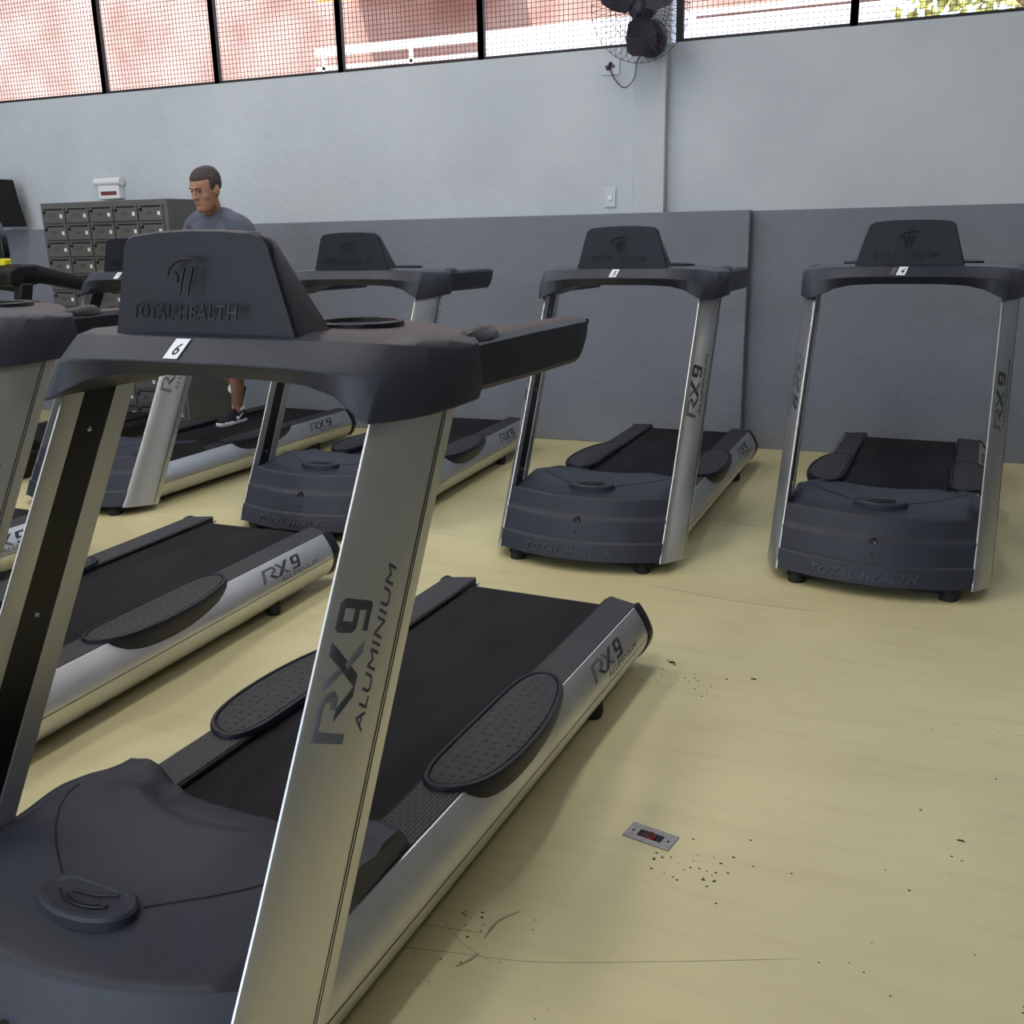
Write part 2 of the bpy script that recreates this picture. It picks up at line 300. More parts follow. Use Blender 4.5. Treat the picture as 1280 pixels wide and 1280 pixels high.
def build_treadmill():
    root = empty('treadmill')
    # --- base frame, deck, belt, rollers
    G().box((-.36, .10, .05), (.36, 2.02, .11)).make('base_frame', 'black', root, bevel=.006)
    G().box((-.34, -.065, .022), (.34, .30, .056)).make('base_plate', 'black', root, bevel=.004)
    G().box((-.30, .30, .11), (.30, 2.05, .196)).make('deck', 'black', root, bevel=.004)
    prof = [(.36, .213), (1.2, .213), (2.110, .213)]
    for k in range(1, 9):
        a = PI*k/8; prof.append((2.110+.042*math.sin(a), .171+.042*math.cos(a)))
    prof += [(2.09, .129), (2.09, .134)]
    for k in range(8, 0, -1):
        a = PI*k/8; prof.append((2.108+.037*math.sin(a), .171+.037*math.cos(a)))
    prof += [(1.2, .208), (.36, .208)]
    G().loft([[(x, y, z) for y, z in prof] for x in (-.250, 0, .250)]).make('running_belt', 'belt', root)
    g = G(); g.tube([(-.262, 2.108, .171), (.262, 2.108, .171)], .035, 16); g.make('rear_roller', 'screw', root)
    for s in (1, -1):
        for fy, nm_ in ((-.055, 'front'), (1.72, 'rear')):
            rr = .036
            g = G(); g.tube([(s*.30 if fy < 1 else s*.37, fy, .0), (s*.30 if fy < 1 else s*.37, fy, .018), (s*.30 if fy < 1 else s*.37, fy, .05)], [rr, rr, rr*.55] if fy < 1 else [.026, .032, .030], 16)
            g.make('levelling_foot', 'foot', root)
        # --- aluminium side rail
        ys = [.14, .8, 1.5, 2.105]
        V = [[(s*px, y, pz) for px, pz in RAILP] for y in ys]
        rail = G().loft(V).make('side_rail', 'alu', root, sharp=25)
        g = G(); zz = .128; xx = rail_x(zz)
        g.box((min(s*(xx-.004), s*(xx+.0006)), .142, zz-.0014), (max(s*(xx-.004), s*(xx+.0006)), 2.10, zz+.0014)); g.make('rail_seam', 'black', rail)
        # lettering on the rail
        def rfn(u, v, h, s=s):
            z = .163+v; y = (1.625+u) if s > 0 else (1.90-u); return (s*(rail_x(z)+.0004+h), y, z)
        for polys, hole, mt in ((MARK1, None, 'grey2'), (MARK2, HOLE9, 'grey1')):
            V, F = tri_poly(polys, hole); V = [(a*.046*1.85, b*.046, 0) for a, b, _ in V]
            thick(V, F, rfn, .0006).make('model_lettering', 'grey1' if mt == 'grey1' else 'grey2', rail, sharp=80)
        V, F = text_fit('ALUMINIUM', .27, .017, shear=.3)
        thick([(a+.09, b-.022, 0) for a, b, _ in V], F, rfn, .0006).make('small_lettering', 'grey2', rail, sharp=80)
        # end cap (black, follows the rail)
        def ring(y, k, dz=0): return [(s*(.35+(px-.35)*k), y, .13+(pz-.13)*k2(k)+dz) for px, pz in RAILP]
        k2 = lambda k: 1+(k-1)*.6
        g = G(); g.loft([ring(2.100, 1.05), ring(2.118, 1.09), ring(2.140, 1.08), ring(2.158, .97), ring(2.166, .80)]).make('end_cap', 'plastic_dark', root, bevel=.002)
        # --- ribbed foot rail on top
        x0, x1 = .262, .374
        P = [(s*x0, .42), (s*x1, .42), (s*x1, 2.112), (s*(x1-.012), 2.135), (s*(x0+.006), 2.172), (s*x0, 2.160)]
        if s < 0: P = P[::-1]
        top = [(x, y, .2285) for x, y in P]; bot = [(x, y, .192) for x, y in P]
        G().loft([bot, top]).make('foot_rail', 'rib', root, bevel=.003)
        g = G(); g.tube([(s*.258, .42, .222), (s*.258, 2.15, .222)], .0042, 6); g.make('rail_edge_strip', 'black', root)
        g = G(); g.tube([(s*.257, 2.150, .205), (s*.257, 2.172, .205)], .006, 10); g.make('belt_adjuster', 'screw', root)
        # --- oval standing pad
        outl = [(.246, .905), (.243, 1.0), (.243, 1.2), (.243, 1.36), (.250, 1.43), (.272, 1.480), (.310, 1.500), (.355, 1.485), (.392, 1.430), (.420, 1.34), (.440, 1.22), (.445, 1.10), (.438, .99), (.420, .915), (.390, .865), (.350, .835), (.305, .825), (.268, .845)]
        for _k in range(2): outl = [q for i in range(len(outl)) for q in ((lerp(outl[i][0], outl[(i+1) % len(outl)][0], .25), lerp(outl[i][1], outl[(i+1) % len(outl)][1], .25)), (lerp(outl[i][0], outl[(i+1) % len(outl)][0], .75), lerp(outl[i][1], outl[(i+1) % len(outl)][1], .75)))]
        N = len(outl); cx, cy = .335, 1.17
        def ins(d, z, k=0):
            out = []
            for i in range(N):
                a = Vector(outl[i-1]); b = Vector(outl[i]); c = Vector(outl[(i+1) % N]); t = (c-a).normalized(); n = Vector((-t.y, t.x))
                if (Vector((cx, cy))-b).dot(n) < 0: n = -n
                q = b+n*d; out.append((s*q.x, q.y, z))
            return out
        low = [(s*min(abs(p[0]), .418), p[1], p[2]) for p in ins(.03, .150)]
        pad = G().loft([low, [(s*min(abs(p[0]), .436), p[1], p[2]) for p in ins(.008, .188)], ins(.0, .215), ins(.0, .232), ins(.004, .240), ins(.013, .2415), ins(.0165, .236)]).make('foot_pad', 'plastic_dark', root, sharp=40)
        G().loft([ins(.018, .235), ins(.019, .2395), ins(.023, .2405)]).make('pad_insert', 'dots', pad)
        # --- upright
        zt, zb = 1.20, .030
        rings = []
        for z in (zb, .4, .8, zt): rings.append([(s*px, up_y(z)+py, z+(.020 if z == zb else 0)*(1-py/.2)) for px, py in SEC])
        up = G().loft(rings).make('upright', 'alu', root, sharp=28)
        g = G(); g.loft([[(s*px, up_y(z)+py, z) for px, py in ((.3845, .0565), (.3915, .0565), (.3915, .1395), (.3845, .1395))] for z in (.06, zt)]).make('inner_cover', 'gloss', up, bevel=.001)
        for k in (.1472, .1545):
            g = G(); xx = abs(up_surf(1, k)); g.loft([[(s*(xx+dx), up_y(z)+k+dy, z) for dx, dy in ((-.004, -.0013), (.0007, -.0013), (.0007, .0013), (-.004, .0013))] for z in (.045, 1.19)]).make('groove_line', 'black', up)
        for z in (.36, .715, 1.075):
            g = G(); g.ball((s*.3835, up_y(z)+.098, z), (.003, .006, .006), 10, 6); g.make('bolt', 'screw', up)
        # lettering: u runs up the post on the right side, down it on the left; v points to the front edge
        L = math.sqrt(1+TILT**2)
        def ufn(u, v, h, s=s):
            z = (.635+u/L*1.0) if s > 0 else (.905-u/L)
            yo = .075-v
            return (s*(abs(up_surf(1, yo))+.0003+h), up_y(z)+yo+.0, z)
        for polys, hole, mt in ((MARK1, None, 'grey2'), (MARK2, HOLE9, 'grey1')):
            V, F = tri_poly(polys, hole); V = [(a*.086, b*.062, 0) for a, b, _ in V]
            thick(V, F, ufn, .0006).make('model_lettering', mt, up, sharp=80)
        V, F = text_fit('ALUMINIUM', .31, .019, shear=.35)
        V = [(a-.002, b-.036, 0) for a, b, _ in V]
        thick(V, F, ufn, .0006).make('small_lettering', 'grey1', up, sharp=80)
    # --- motor hood
    NX = 64; xs = [-.385+.77*i/NX for i in range(NX+1)]
    def column(x):
        col = []
        for z in (.055, .08, .105, .124, .129, .134, .15, .18, .21, .219, .225, .230, .245, .27, .29, .300): col.append((x, hood_front(x, z), z))
        y1 = hood_front(x, .300); 
        H = lambda y: hood_top(x, y)
        col.append((x, y1+.004, .3075)); col.append((x, y1+.012, lerp(.3075, H(y1+.02), .75)))
        ye = .70
        for k in range(0, 57):
            y = lerp(y1+.022, ye, k/56); col.append((x*lerp(1, .955, sm(.47, .54, y)), y, H(y)))
        col.append((x*.955, ye, .12)); col.append((x*.955, ye, .06)) 
        return col
    cols = [column(x) for x in xs]
    g = G(); n = len(cols[0])
    for x, c in zip(xs, cols):
        if abs(x) > .30: pass
    F = []
    for i in range(NX):
        for j in range(n-1): F.append((i*n+j, (i+1)*n+j, (i+1)*n+j+1, i*n+j+1))
        F.append((i*n+n-1, (i+1)*n+n-1, (i+1)*n, i*n))
    F.append(tuple(range(n))[::-1]); F.append(tuple(NX*n+j for j in range(n)))
    g.add([p for c in cols for p in c], F)
    hood = g.make('motor_hood', 'plastic', root, sharp=42)
    for s in (1, -1):
        G().box((min(s*.30, s*.378), .14, .058), (max(s*.30, s*.378), .60, .20)).make('side_filler', 'black', root)
    # hood lettering, sensor hole, seam, badge
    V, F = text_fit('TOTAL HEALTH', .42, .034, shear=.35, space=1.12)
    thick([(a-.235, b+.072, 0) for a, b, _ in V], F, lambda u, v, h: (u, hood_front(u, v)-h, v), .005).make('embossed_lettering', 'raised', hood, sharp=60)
    for z, r, nmm in ((.212, .0185, 'power_socket'), (.166, .006, 'reset_hole')):
        y = hood_front(0, z); g = G(); g.tube([(0, y-.0015, z), (0, y+.015, z)], r, 20); g.make(nmm, 'gloss', hood)
    g = G(); y = hood_front(0, .212); g.tube([(.006, y-.003, .214), (.008, y+.0, .214)], .0045, 8); g.make('socket_pin', 'screw', hood)
    seam = [(.10, .160), (.14, .188), (.19, .222), (.24, .262), (.29, .315), (.325, .37), (.338, .41)]
    for s in (1, -1):
        g = G(); g.tube([(s*x, y, hood_top(s*x, y)+.0002) for x, y in seam], .0022, 6); g.make('hood_seam', 'black', hood)
    def ell(rx, ry, z, cut=None, n=40):
        out = []
        for k in range(n):
            a = 2*PI*k/n; x = rx*math.cos(a); y = ry*math.sin(a); y = min(y, ry*.72); out.append((x, .128+y, hood_top(x, .128+y)*0+z))
        return out
    bz = .324
    bd = G().loft([ell(.110, .058, bz-.012), ell(.109, .057, bz+.010), ell(.104, .052, bz+.016), ell(.094, .044, bz+.016), ell(.088, .040, bz+.013)]).make('logo_badge', 'plastic', hood, sharp=30)
    g = G()
    for a0, a1, rr in ((3.4, 6.0, .062), (3.7, 5.8, .046)):
        g.tube([(rr*math.cos(lerp(a0, a1, k/14)), .128+rr*.42*math.sin(lerp(a0, a1, k/14)), bz+.0165) for k in range(15)], .0022, 6)
    g.tube([(-.04, .128, bz+.0165), (.02, .135, bz+.0165), (.055, .150, bz+.0165)], .0022, 6)
    g.make('badge_emblem', 'emboss', bd)
    # --- console
    st = [-.478, -.470, -.455, -.44, -.42, -.40, -.38, -.36, -.335, -.31, -.28, -.24, -.19, -.12, -.05]
    st = st+[-x for x in st[::-1]]
    rings = [[(x, y, z) for y, z in con_sec(abs(x))] for x in st]
    con = G().loft(rings).make('console', 'plastic', root, sharp=38, bevel=.003)
    # under-console gusset behind each post
    # --- display housing (the hump)
    def outline(back):
        pts = []
        wb, wt, h0, h1 = .224, .166, HB0-.01, HT0
        L_ = [(-wb, h0), (-lerp(wb, wt, .4), lerp(h0, h1, .4)), (-lerp(wb, wt, .78), lerp(h0, h1, .78))]
        arc = []
        for k in range(0, 9):
            a = PI-(PI/2)*k/8; arc.append((-wt+.035+.046*math.cos(a), h1-.040+.036*math.sin(a)))
        L_ += arc; topm = [(-.075, h1+.0005)]
        L_ += topm[:1]
        full = L_+[(0, h1+.002)]+[(-x, z) for x, z in L_[::-1]]
        return full
    o2 = outline(0)
    fr = [(x, hump_front(x, z), z) for x, z in o2]
    fr2 = [(x*1.016, hump_front(x, z)+.005, z+.003) for x, z in o2]
    fr3 = [(x*1.018, hump_front(x, z)+.014, z+.004) for x, z in o2]
    bk = [(x*.99, max(hump_front(x, z)+.035, lerp(.69, .585, (z-HB0)/(HT0-HB0))), z-.004*0) for x, z in o2]
    # front face as a fine grid so it is smooth
    hump = G().loft([fr, fr2, fr3, bk]).make('display_housing', 'plastic_dark', root, sharp=32)
    # screen on the user's side
    g = G(); q = []
    for x, z in ((-.17, 1.31), (.17, 1.31), (.135, 1.455), (-.135, 1.455)):
        q.append((x, lerp(.69, .585, (z-HB0)/(HT0-HB0))+.001, z))
    g.loft([q, [(x, y+.006, z+.003) for x, y, z in q]]).make('display_screen', 'gloss', hump)
    V, F = text_fit('TOTAL HEALTH', .262, .028, shear=.2, space=1.15, offset=.003)
    thick([(a-.152, b+1.322, 0) for a, b, _ in V], F, lambda u, v, h: (u, hump_front(u, v)-h, v), .003).make('embossed_lettering', 'emboss', hump, sharp=60)
    # emblem: swoosh over a double stem
    g = G()
    def hs(x, z, h=.0012): return (x, hump_front(x, z-.010)-h, z-.010)
    sw = [(-.050, 1.412), (-.044, 1.426), (-.030, 1.437), (-.010, 1.443), (.014, 1.443), (.034, 1.437)]
    for i in range(len(sw)): pass
    g.tube([hs(*p) for p in sw], [.002, .003, .0035, .0035, .003, .0015], 8)
    g.tube([hs(-.030, 1.420), hs(-.024, 1.410), hs(-.026, 1.402)], .003, 8)
    for dx in (0, .020): g.tube([hs(-.006+dx, 1.428), hs(-.014+dx, 1.405), hs(-.022+dx, 1.375)], [.003, .0028, .002], 8)
    g.make('embossed_emblem', 'emboss', hump)
    # cup rings, pods, handlebars
    for s in (1, -1):
        g = G(); c = (s*.205, .80, 1.300)
        n = 32; R = []
        for rx, ry, z in ((.096, .088, 1.286), (.094, .086, 1.301), (.088, .080, 1.304), (.082, .075, 1.302), (.078, .071, 1.290)):
            R.append([(c[0]+rx*math.cos(2*PI*k/n), c[1]+ry*math.sin(2*PI*k/n), z) for k in range(n)])
        g.loft(R).make('cup_holder', 'plastic_dark', root, sharp=40)
        # handlebar
        R = []
        for y, zt_, zb_, x0, x1 in ((.78, 1.268, 1.166, .375, .470), (.85, 1.270, 1.164, .378, .468), (1.10, 1.268, 1.158, .378, .464), (1.40, 1.262, 1.152, .378, .452), (1.425, 1.261, 1.165, .379, .450), (1.465, 1.259, 1.195, .382, .446), (1.492, 1.256, 1.236, .386, .440)):
            xm = (x0+x1)/2
            R.append([(s*x0, y, zb_+.006), (s*(x0+.01), y, zb_), (s*(x1-.012), y, zb_), (s*x1, y, zb_+.012), (s*x1, y, zt_-.014), (s*(x1-.010), y, zt_-.002), (s*(x1-.024), y, zt_), (s*(x0+.012), y, zt_), (s*x0, y, zt_-.01)])
        hb = G().loft(R).make('handlebar', 'plastic_dark', root, sharp=30, bevel=.002)
        R = []
        for y, w, h in ((.80, .010, .006), (.81, .022, .015), (.835, .028, .021), (.89, .030, .025), (.925, .026, .024), (.935, .018, .015)):
            cxp = .436
            R.append([(s*(cxp+w*math.cos(2*PI*k/12)), y, 1.264+max(-.004, h*math.sin(2*PI*k/12))) for k in range(12)])
        G().loft(R).make('control_pod', 'plastic_dark', root, sharp=40)
    return root

def sticker(root, txt, x0=-.044, torn=False):
    # slanted white number label on the upper band of the console front
    def fn(u, v, h):
        c = con_sec(abs(u)); (y0, z0), (y1, z1) = c[0], c[1]
        d = Vector((0, y1-y0, z1-z0)).normalized(); nrm = Vector((0, -d.z, d.y))
        p = Vector((0, y0, z0))+d*v+nrm*(h+.0006); return (u, p.y, p.z)
    w, hgt, sl = .036, .046, .011
    V = [(x0+i/4*w+sl*j/3, .008+hgt*j/3, 0) for j in range(4) for i in range(5)]
    F = [(j*5+i, j*5+i+1, (j+1)*5+i+1, (j+1)*5+i) for j in range(3) for i in range(4)]
    con = [k for k in bpy.data.objects if k.parent == root and k.name.startswith('console')][0]
    st = thick(V, F, fn, .0012).make('number_sticker', 'white', con, sharp=60)
    V, F = text_fit(txt, .015, .027, offset=.012)
    thick([(x0+.012+a+(b+.010)*.3, b+.016, 0) for a, b, _ in V], F, lambda u, v, h: fn(u, v, h+.0013), .0005).make('number', 'ink', st, sharp=80)
    if torn:
        V = [(x0-.030, .010, 0), (x0-.008, .012, 0), (x0+.004, .050, 0), (x0-.016, .050, 0), (x0-.020, .030, 0)]
        thick(V, [(0, 1, 2, 3, 4)], fn, .001).make('torn_sticker', 'grey2', con, sharp=80)

proto = build_treadmill()
ROW = [ # x, y, yaw, sticker, label
 (-1.307, 4.110, .0272, '5', 'far-row treadmill with number 5 sticker, second from the right, before the grey wall', 0),
 (-.051, 4.178, .0616, '4', 'rightmost treadmill, with a torn sticker beside a whole white number sticker', 1),
 (-1.293, .984, .0619, '6', 'nearest, largest treadmill with a white number 6 sticker, in the foreground', 0),
 (-2.692, 1.375, .0162, None, 'treadmill just left of the number 6 one, console cut by left picture edge', 0),
 (-2.772, 4.116, -.0094, None, 'far-row treadmill without sticker, between number 5 and the one being walked on', 0),
 (-4.320, 4.146, .064, '7', 'treadmill the man in the grey shirt is walking on', 0),
 (-4.13, 1.30, .03, None, 'mostly hidden treadmill at left edge, only its rear rail showing between silver posts', 0)]
roots = []
for i, (X, Y, a, s, lab, torn) in enumerate(ROW):
    r = proto if i == 0 else copy_tree(proto)
    r.location = (X, Y, 0); r.rotation_euler = (0, 0, -a); roots.append(r)
    tag(r, lab, 'treadmill', 'treadmills in two rows')
for r, (X, Y, a, s, lab, torn) in zip(roots, ROW):
    if s: sticker(r, s, -.085 if s == '7' else -.044, torn=torn)

u4 = [k for k in bpy.data.objects if k.parent == roots[4] and k.name.startswith('upright')][0]
g = G(); V = []
for z in (1.085, 1.125):
    for yo in (.160, .184): V.append((.4545, up_y(z)+yo, z))
g.loft([[V[0], V[1], V[3], V[2]], [(x+.001, y, z) for x, y, z in (V[0], V[1], V[3], V[2])]]); lb = g.make('number_label', 'white', u4)
G().box((.4555, up_y(1.105)+.168, 1.095), (.4560, up_y(1.105)+.176, 1.117)).make('label_print', 'ink', lb)
# ------------------------------------------------------------ room
WY = 6.764; XL = -7.60; XR = 8.5; YB = -5.0; CZ = 4.6; SILL = 2.61; WT = 4.15
def sbox(name, a, b, m, parent=None, **k):
    o = G().box(a, b).make(name, m, parent, **k)
    if parent is None: struct(o)
    return o
sbox('floor', (XL-.2, YB-.5, -.1), (XR+.2, WY+.25, 0), 'floor')
wb = G(); wb.box((XL, WY, 0), (XR, WY+.2, SILL)); wb.box((XL, WY, WT), (XR, WY+.2, CZ)); wb.box((2.75, WY, SILL), (XR, WY+.2, WT));  # windowless stretch at the right, out of view, added to cut sky reflections
wall_back = struct(wb.make('wall_back', 'wall'))
# pillar from floor to ceiling, standing proud of the wall
struct(G().box((-1.775, WY-.085, 1.565), (-1.560, WY+.2, CZ)).make('trim_1', 'wall', bevel=.006)); bpy.data.objects['trim_1'].name = 'trim_1'
# grey lower wall: thicker panel left of x=-.99, painted band right of it
struct(G().box((XL, WY-.095, 0), (-.995, WY, 1.572)).make('trim_2', 'dado', bevel=.006))
struct(G().box((-.995, WY-.006, 0), (XR, WY, 1.567)).make('trim_3', 'dado'))
sbox('wall_left', (XL-.2, YB, 0), (XL, WY+.2, CZ), 'wall')
struct(G().box((XL, YB, 0), (XL+.006, WY-.095, 1.57)).make('trim_4', 'dado'))
sbox('ceiling', (XL-.2, YB, CZ), (XR+.2, WY+.2, CZ+.15), 'ceil')
struct(G().box((XR-.006, YB, 0), (XR, WY-.01, 1.567)).make('trim_5', 'dado'))
rw = G(); rw.box((XR, YB, 0), (XR+.2, WY+.2, CZ))
struct(rw.make('wall_right', 'wall'))
fw = G(); fw.box((XL, YB-.2, 0), (-7.0, YB, CZ)); fw.box((-.4, YB-.2, 0), (XR, YB, CZ)); fw.box((-7.0, YB-.2, 3.6), (-.4, YB, CZ)); struct(fw.make('wall_front', 'wall'))
# windows: steel frames with wire mesh
MUL = [XL+.04, -6.21, -5.10, -4.0, -2.885, -1.775]
MUR = [-1.505, -.447, .61, 1.67, 2.73]
wi = 0
for arr in (MUL, MUR):
    for a, b in zip(arr[:-1], arr[1:]):
        wi += 1
        fr = G(); y0, y1 = WY+.02, WY+.06; t = .024
        fr.box((a-t*.9, y0, SILL), (a+t, y1, WT)); fr.box((b-t, y0, SILL), (b+t*.9, y1, WT)); fr.box((a+t, y0, SILL), (b-t, y1, SILL+.022)); fr.box((a+t, y0, WT-.03), (b-t, y1, WT))
        f = struct(fr.make('window_%d' % wi, 'frame'))
        g = G(); p = .0325; w = .0016
        x = a+t+p*.5
        while x < b-t: g.box((x-w, y0+.030, SILL+.02), (x+w, y0+.033, WT-.03)); x += p
        z = SILL+.022+p*.6
        while z < WT-.03: g.box((a+t, y0+.0335, z-w), (b-t, y0+.0365, z+w)); z += p
        g.make('wire_mesh', 'wire', f)
# emission material
def emis(name, col, st):
    m = bpy.data.materials.new(name); m.use_nodes = True; nt = m.node_tree; nt.nodes.clear()
    e = nt.nodes.new('ShaderNodeEmission'); e.inputs[0].default_value = (*col, 1); e.inputs[1].default_value = st
    o = nt.nodes.new('ShaderNodeOutputMaterial'); nt.links.new(e.outputs[0], o.inputs[0]); return m

# ------------------------------------------------------------ outside
def ext(name, a, b, m, label, cat, **k):
    o = G().box(a, b).make(name, m, **k); return tag(o, label, cat)
M['brick'] = plaster('pink_render', (.31, .16, .125), (.48, .32, .27), .5)
M['lime'] = mat('bright_white_paint', (.85, .85, .85), .8)
struct(G().box((-30, WY+.25, -.1), (30, 30, -.05)).make('ground', mat('concrete_yard', (.4, .38, .34), .9, noise=.2, nscale=1)))

# ------------------------------------------------------------ camera
f_px = 1226.76
cam_d = bpy.data.cameras.new('camera'); cam = bpy.data.objects.new('camera', cam_d); C.objects.link(cam)
cam_d.sensor_width = 36; cam_d.sensor_fit = 'HORIZONTAL'; cam_d.lens = f_px/1280*36; cam_d.clip_start = .02; cam_d.clip_end = 300
ax = [(.929809, .367438, -.021068), (-.082091, .262852, .961337), (.35877, -.892131, .274566)]
R = Matrix(((ax[0][0], ax[1][0], ax[2][0]), (ax[0][1], ax[1][1], ax[2][1]), (ax[0][2], ax[1][2], ax[2][2])))
# the fitted axes: right-handed camera basis
r_ = Vector(ax[0]).normalized(); b_ = Vector(ax[2]).normalized(); u_ = b_.cross(r_).normalized(); 
cam.matrix_world = Matrix(((r_.x, u_.x, b_.x, 0), (r_.y, u_.y, b_.y, 0), (r_.z, u_.z, b_.z, 1.469185), (0, 0, 0, 1)))
bpy.context.scene.camera = cam
# ------------------------------------------------------------ things on the far wall
lk_ = empty('locker_cabinet', (-5.76, 6.1, 0)); tag(lk_, 'grey metal cabinet of small lockers with white number tags, by the back wall', 'lockers')
G().box((-.612, .012, .06), (.612, .56, 1.758)).make('cabinet_body', 'locker', lk_, bevel=.004)
for x in (-.56, .56):
    for y in (.06, .5): G().box((x-.02, y-.02, 0), (x+.02, y+.02, .062)).make('cabinet_foot', 'black', lk_)
door0 = None
for rrow in range(13):
    for c in range(5):
        x0 = -.590+c*.2365; z1 = 1.722-rrow*.1262; w_, h_ = .222, .114
        loc = (x0, 0, z1-h_)
        if door0 is None:
            door0 = G().box((0, 0, 0), (w_, .016, h_)).make('locker_door', 'locker', lk_, bevel=.0015); door0.location = loc
            G().box((.022, -.001, h_-.019), (w_-.016, .004, h_-.008)).make('air_slot', 'black', door0)
            g = G(); g.tube([(.022, .002, h_-.035), (.022, -.010, h_-.035)], [.012, .009], 12); g.make('lock_cylinder', 'black', door0)
            G().box((w_-.048, -.0012, .036), (w_-.024, .002, .063)).make('number_tag', 'white', door0)
            g = G(); g.tube([(.10+.022*math.cos(k*PI/6), -.0012, .056+.010*math.sin(k*PI/6)) for k in range(13)], .0012, 5); g.make('door_stamp', 'black', door0)
        else:
            d = copy_tree(door0, lk_); d.location = loc
# white dispenser above the lockers
bx = empty('wall_dispenser', (-6.225, WY, 1.80)); tag(bx, 'small white wall dispenser with a dark red label strip above the lockers', 'dispenser')
g = G(); g.tube([(-.135, -.045, .135), (.135, -.045, .135)], .032, 14); g.make('roll_cover', 'lime', bx)
G().box((-.11, -.06, 0), (.11, 0, .115)).make('dispenser_body', 'lime', bx, bevel=.004)
M['redink'] = mat('dark_red_label', (.20, .035, .045), .5)
G().box((-.082, -.0615, .030), (.082, -.059, .060)).make('label_strip', 'redink', bx)
# sockets
def plate(name, x0, x1, z0, z1, label, cat):
    r = empty(name, ((x0+x1)/2, WY, (z0+z1)/2)); tag(r, label, cat); w_ = (x1-x0)/2; h_ = (z1-z0)/2
    G().box((-w_, -.012, -h_), (w_, 0, h_)).make('cover_plate', M.setdefault('offwhite', mat('offwhite_plastic', (.60, .63, .67), .4)), r, bevel=.003)
    return r
p1 = plate('wall_outlet', -2.009, -1.888, 2.447, 2.548, 'white square wall outlet under the window with the fan cord plugged in', 'outlet')
for dx in (-.028, .02): 
    g = G(); g.tube([(dx, -.0125, 0), (dx, -.008, 0)], .010, 12); g.make('socket_hole', 'grey2', p1)
p2 = plate('light_switch', -1.983, -1.909, 1.615, 1.747, 'white light switch plate low on the white wall left of the pillar', 'switch')
G().box((-.014, -.019, -.022), (.014, -.011, .012)).make('rocker', 'white', p2, bevel=.002)
# wall fan
M['fan'] = mat('dark_fan_plastic', (.030, .022, .042), .5)
fan = empty('wall_fan', (-1.655, WY-.085, 2.63)); tag(fan, 'dark wall fan with wire cage mounted high on the white pillar', 'fan')
g = G(); g.loft([[(.105*k*math.cos(2*PI*j/20), -.005-d, -.005+.115*k*math.sin(2*PI*j/20)) for j in range(20)] for k, d in ((.96, 0), (1, .02), (.93, .05), (.70, .08), (.35, .095))]); g.make('mount_base', 'fan', fan, sharp=40)
g = G(); g.tube([(0, -.06, .0), (0, -.12, .06), (0, -.16, .11)], [.03, .026, .03], 10); g.make('mount_arm', 'fan', fan)
hub = Vector((-.01, -.285, .125)); tl = math.radians(14)
Rm = Matrix.Rotation(tl, 4, 'X') ; T_ = Matrix.Translation(hub) @ Rm
def tf(p): return T_ @ Vector(p)
g = G(); g.tube([tf((0, .17, 0)), tf((0, .15, 0)), tf((0, .05, 0)), tf((0, .03, 0))], [.05, .078, .082, .06], 20); g.make('motor_housing', 'fan', fan, sharp=40)
g = G(); g.ball(tf((0, -.015, 0)), (.045, .03, .045), 16, 8); g.make('hub_cap', 'fan', fan)
for k in range(3):
    rings = []
    for r_i, wd in ((.04, .03), (.10, .075), (.18, .095), (.25, .085), (.265, .05)):
        a0 = 2*PI*k/3+1.5*PI; row = []
        for j in range(5):
            a = a0+(j/4-.5)*wd*2/ max(r_i, .08); row.append(tf((r_i*math.cos(a), (j/4-.5)*.05, r_i*math.sin(a))))
        for j in range(4, -1, -1):
            a = a0+(j/4-.5)*wd*2/ max(r_i, .08); row.append(tf((r_i*math.cos(a), (j/4-.5)*.05+.002, r_i*math.sin(a))))
        rings.append(row)
    G().loft(rings).make('fan_blade', 'fan', fan)
for sgn, nmf in ((-1, 'front_guard'), (1, 'rear_guard')):
    g = G(); RR = .305
    for k in range(44):
        a = 2*PI*k/44
        g.tube([tf((r_i*math.cos(a+.35*(1-r_i/RR)*sgn), sgn*.075*math.cos(r_i/RR*PI/2)**.6 if r_i < RR else 0, r_i*math.sin(a+.35*(1-r_i/RR)*sgn))) for r_i in (.05, .13, .20, .26, .295, RR)], .0016, 5)
    for r_i in (.05, .17, RR): g.tube([tf((r_i*math.cos(2*PI*j/40), sgn*.075*max(0, math.cos(r_i/RR*PI/2))**.6, r_i*math.sin(2*PI*j/40))) for j in range(41)], (.002) if r_i == RR else .002, 6, False)
    g.make(nmf, 'fan', fan)
def bez(P, n=20):
    out = []
    P = [Vector(p) for p in P]; Q = [P[0]]+P+[P[-1]]
    for i in range(1, len(Q)-2):
        for k in range(n):
            t = k/n; a, b, c, d = Q[i-1], Q[i], Q[i+1], Q[i+2]
            out.append(.5*((2*b)+(-a+c)*t+(2*a-5*b+4*c-d)*t*t+(-a+3*b-3*c+d)*t**3))
    out.append(P[-1]); return out
def fl(p): return (p[0]+1.655, p[1]-(WY-.085), p[2]-2.63)
g = G(); g.tube([fl(q) for q in bez([(-1.70, 6.66, 2.55), (-1.745, 6.655, 2.50), (-1.765, 6.655, 2.40), (-1.84, 6.70, 2.355), (-1.91, 6.73, 2.41), (-1.955, 6.735, 2.49)], 8)], .0035, 6); g.make('power_cord', 'fan', fan)
g = G(); g.tube([fl((-1.972, 6.735, 2.478)), fl((-1.955, 6.735, 2.493)), fl((-1.945, 6.745, 2.52))], [.008, .013, .011], 8); g.make('plug', 'fan', fan)
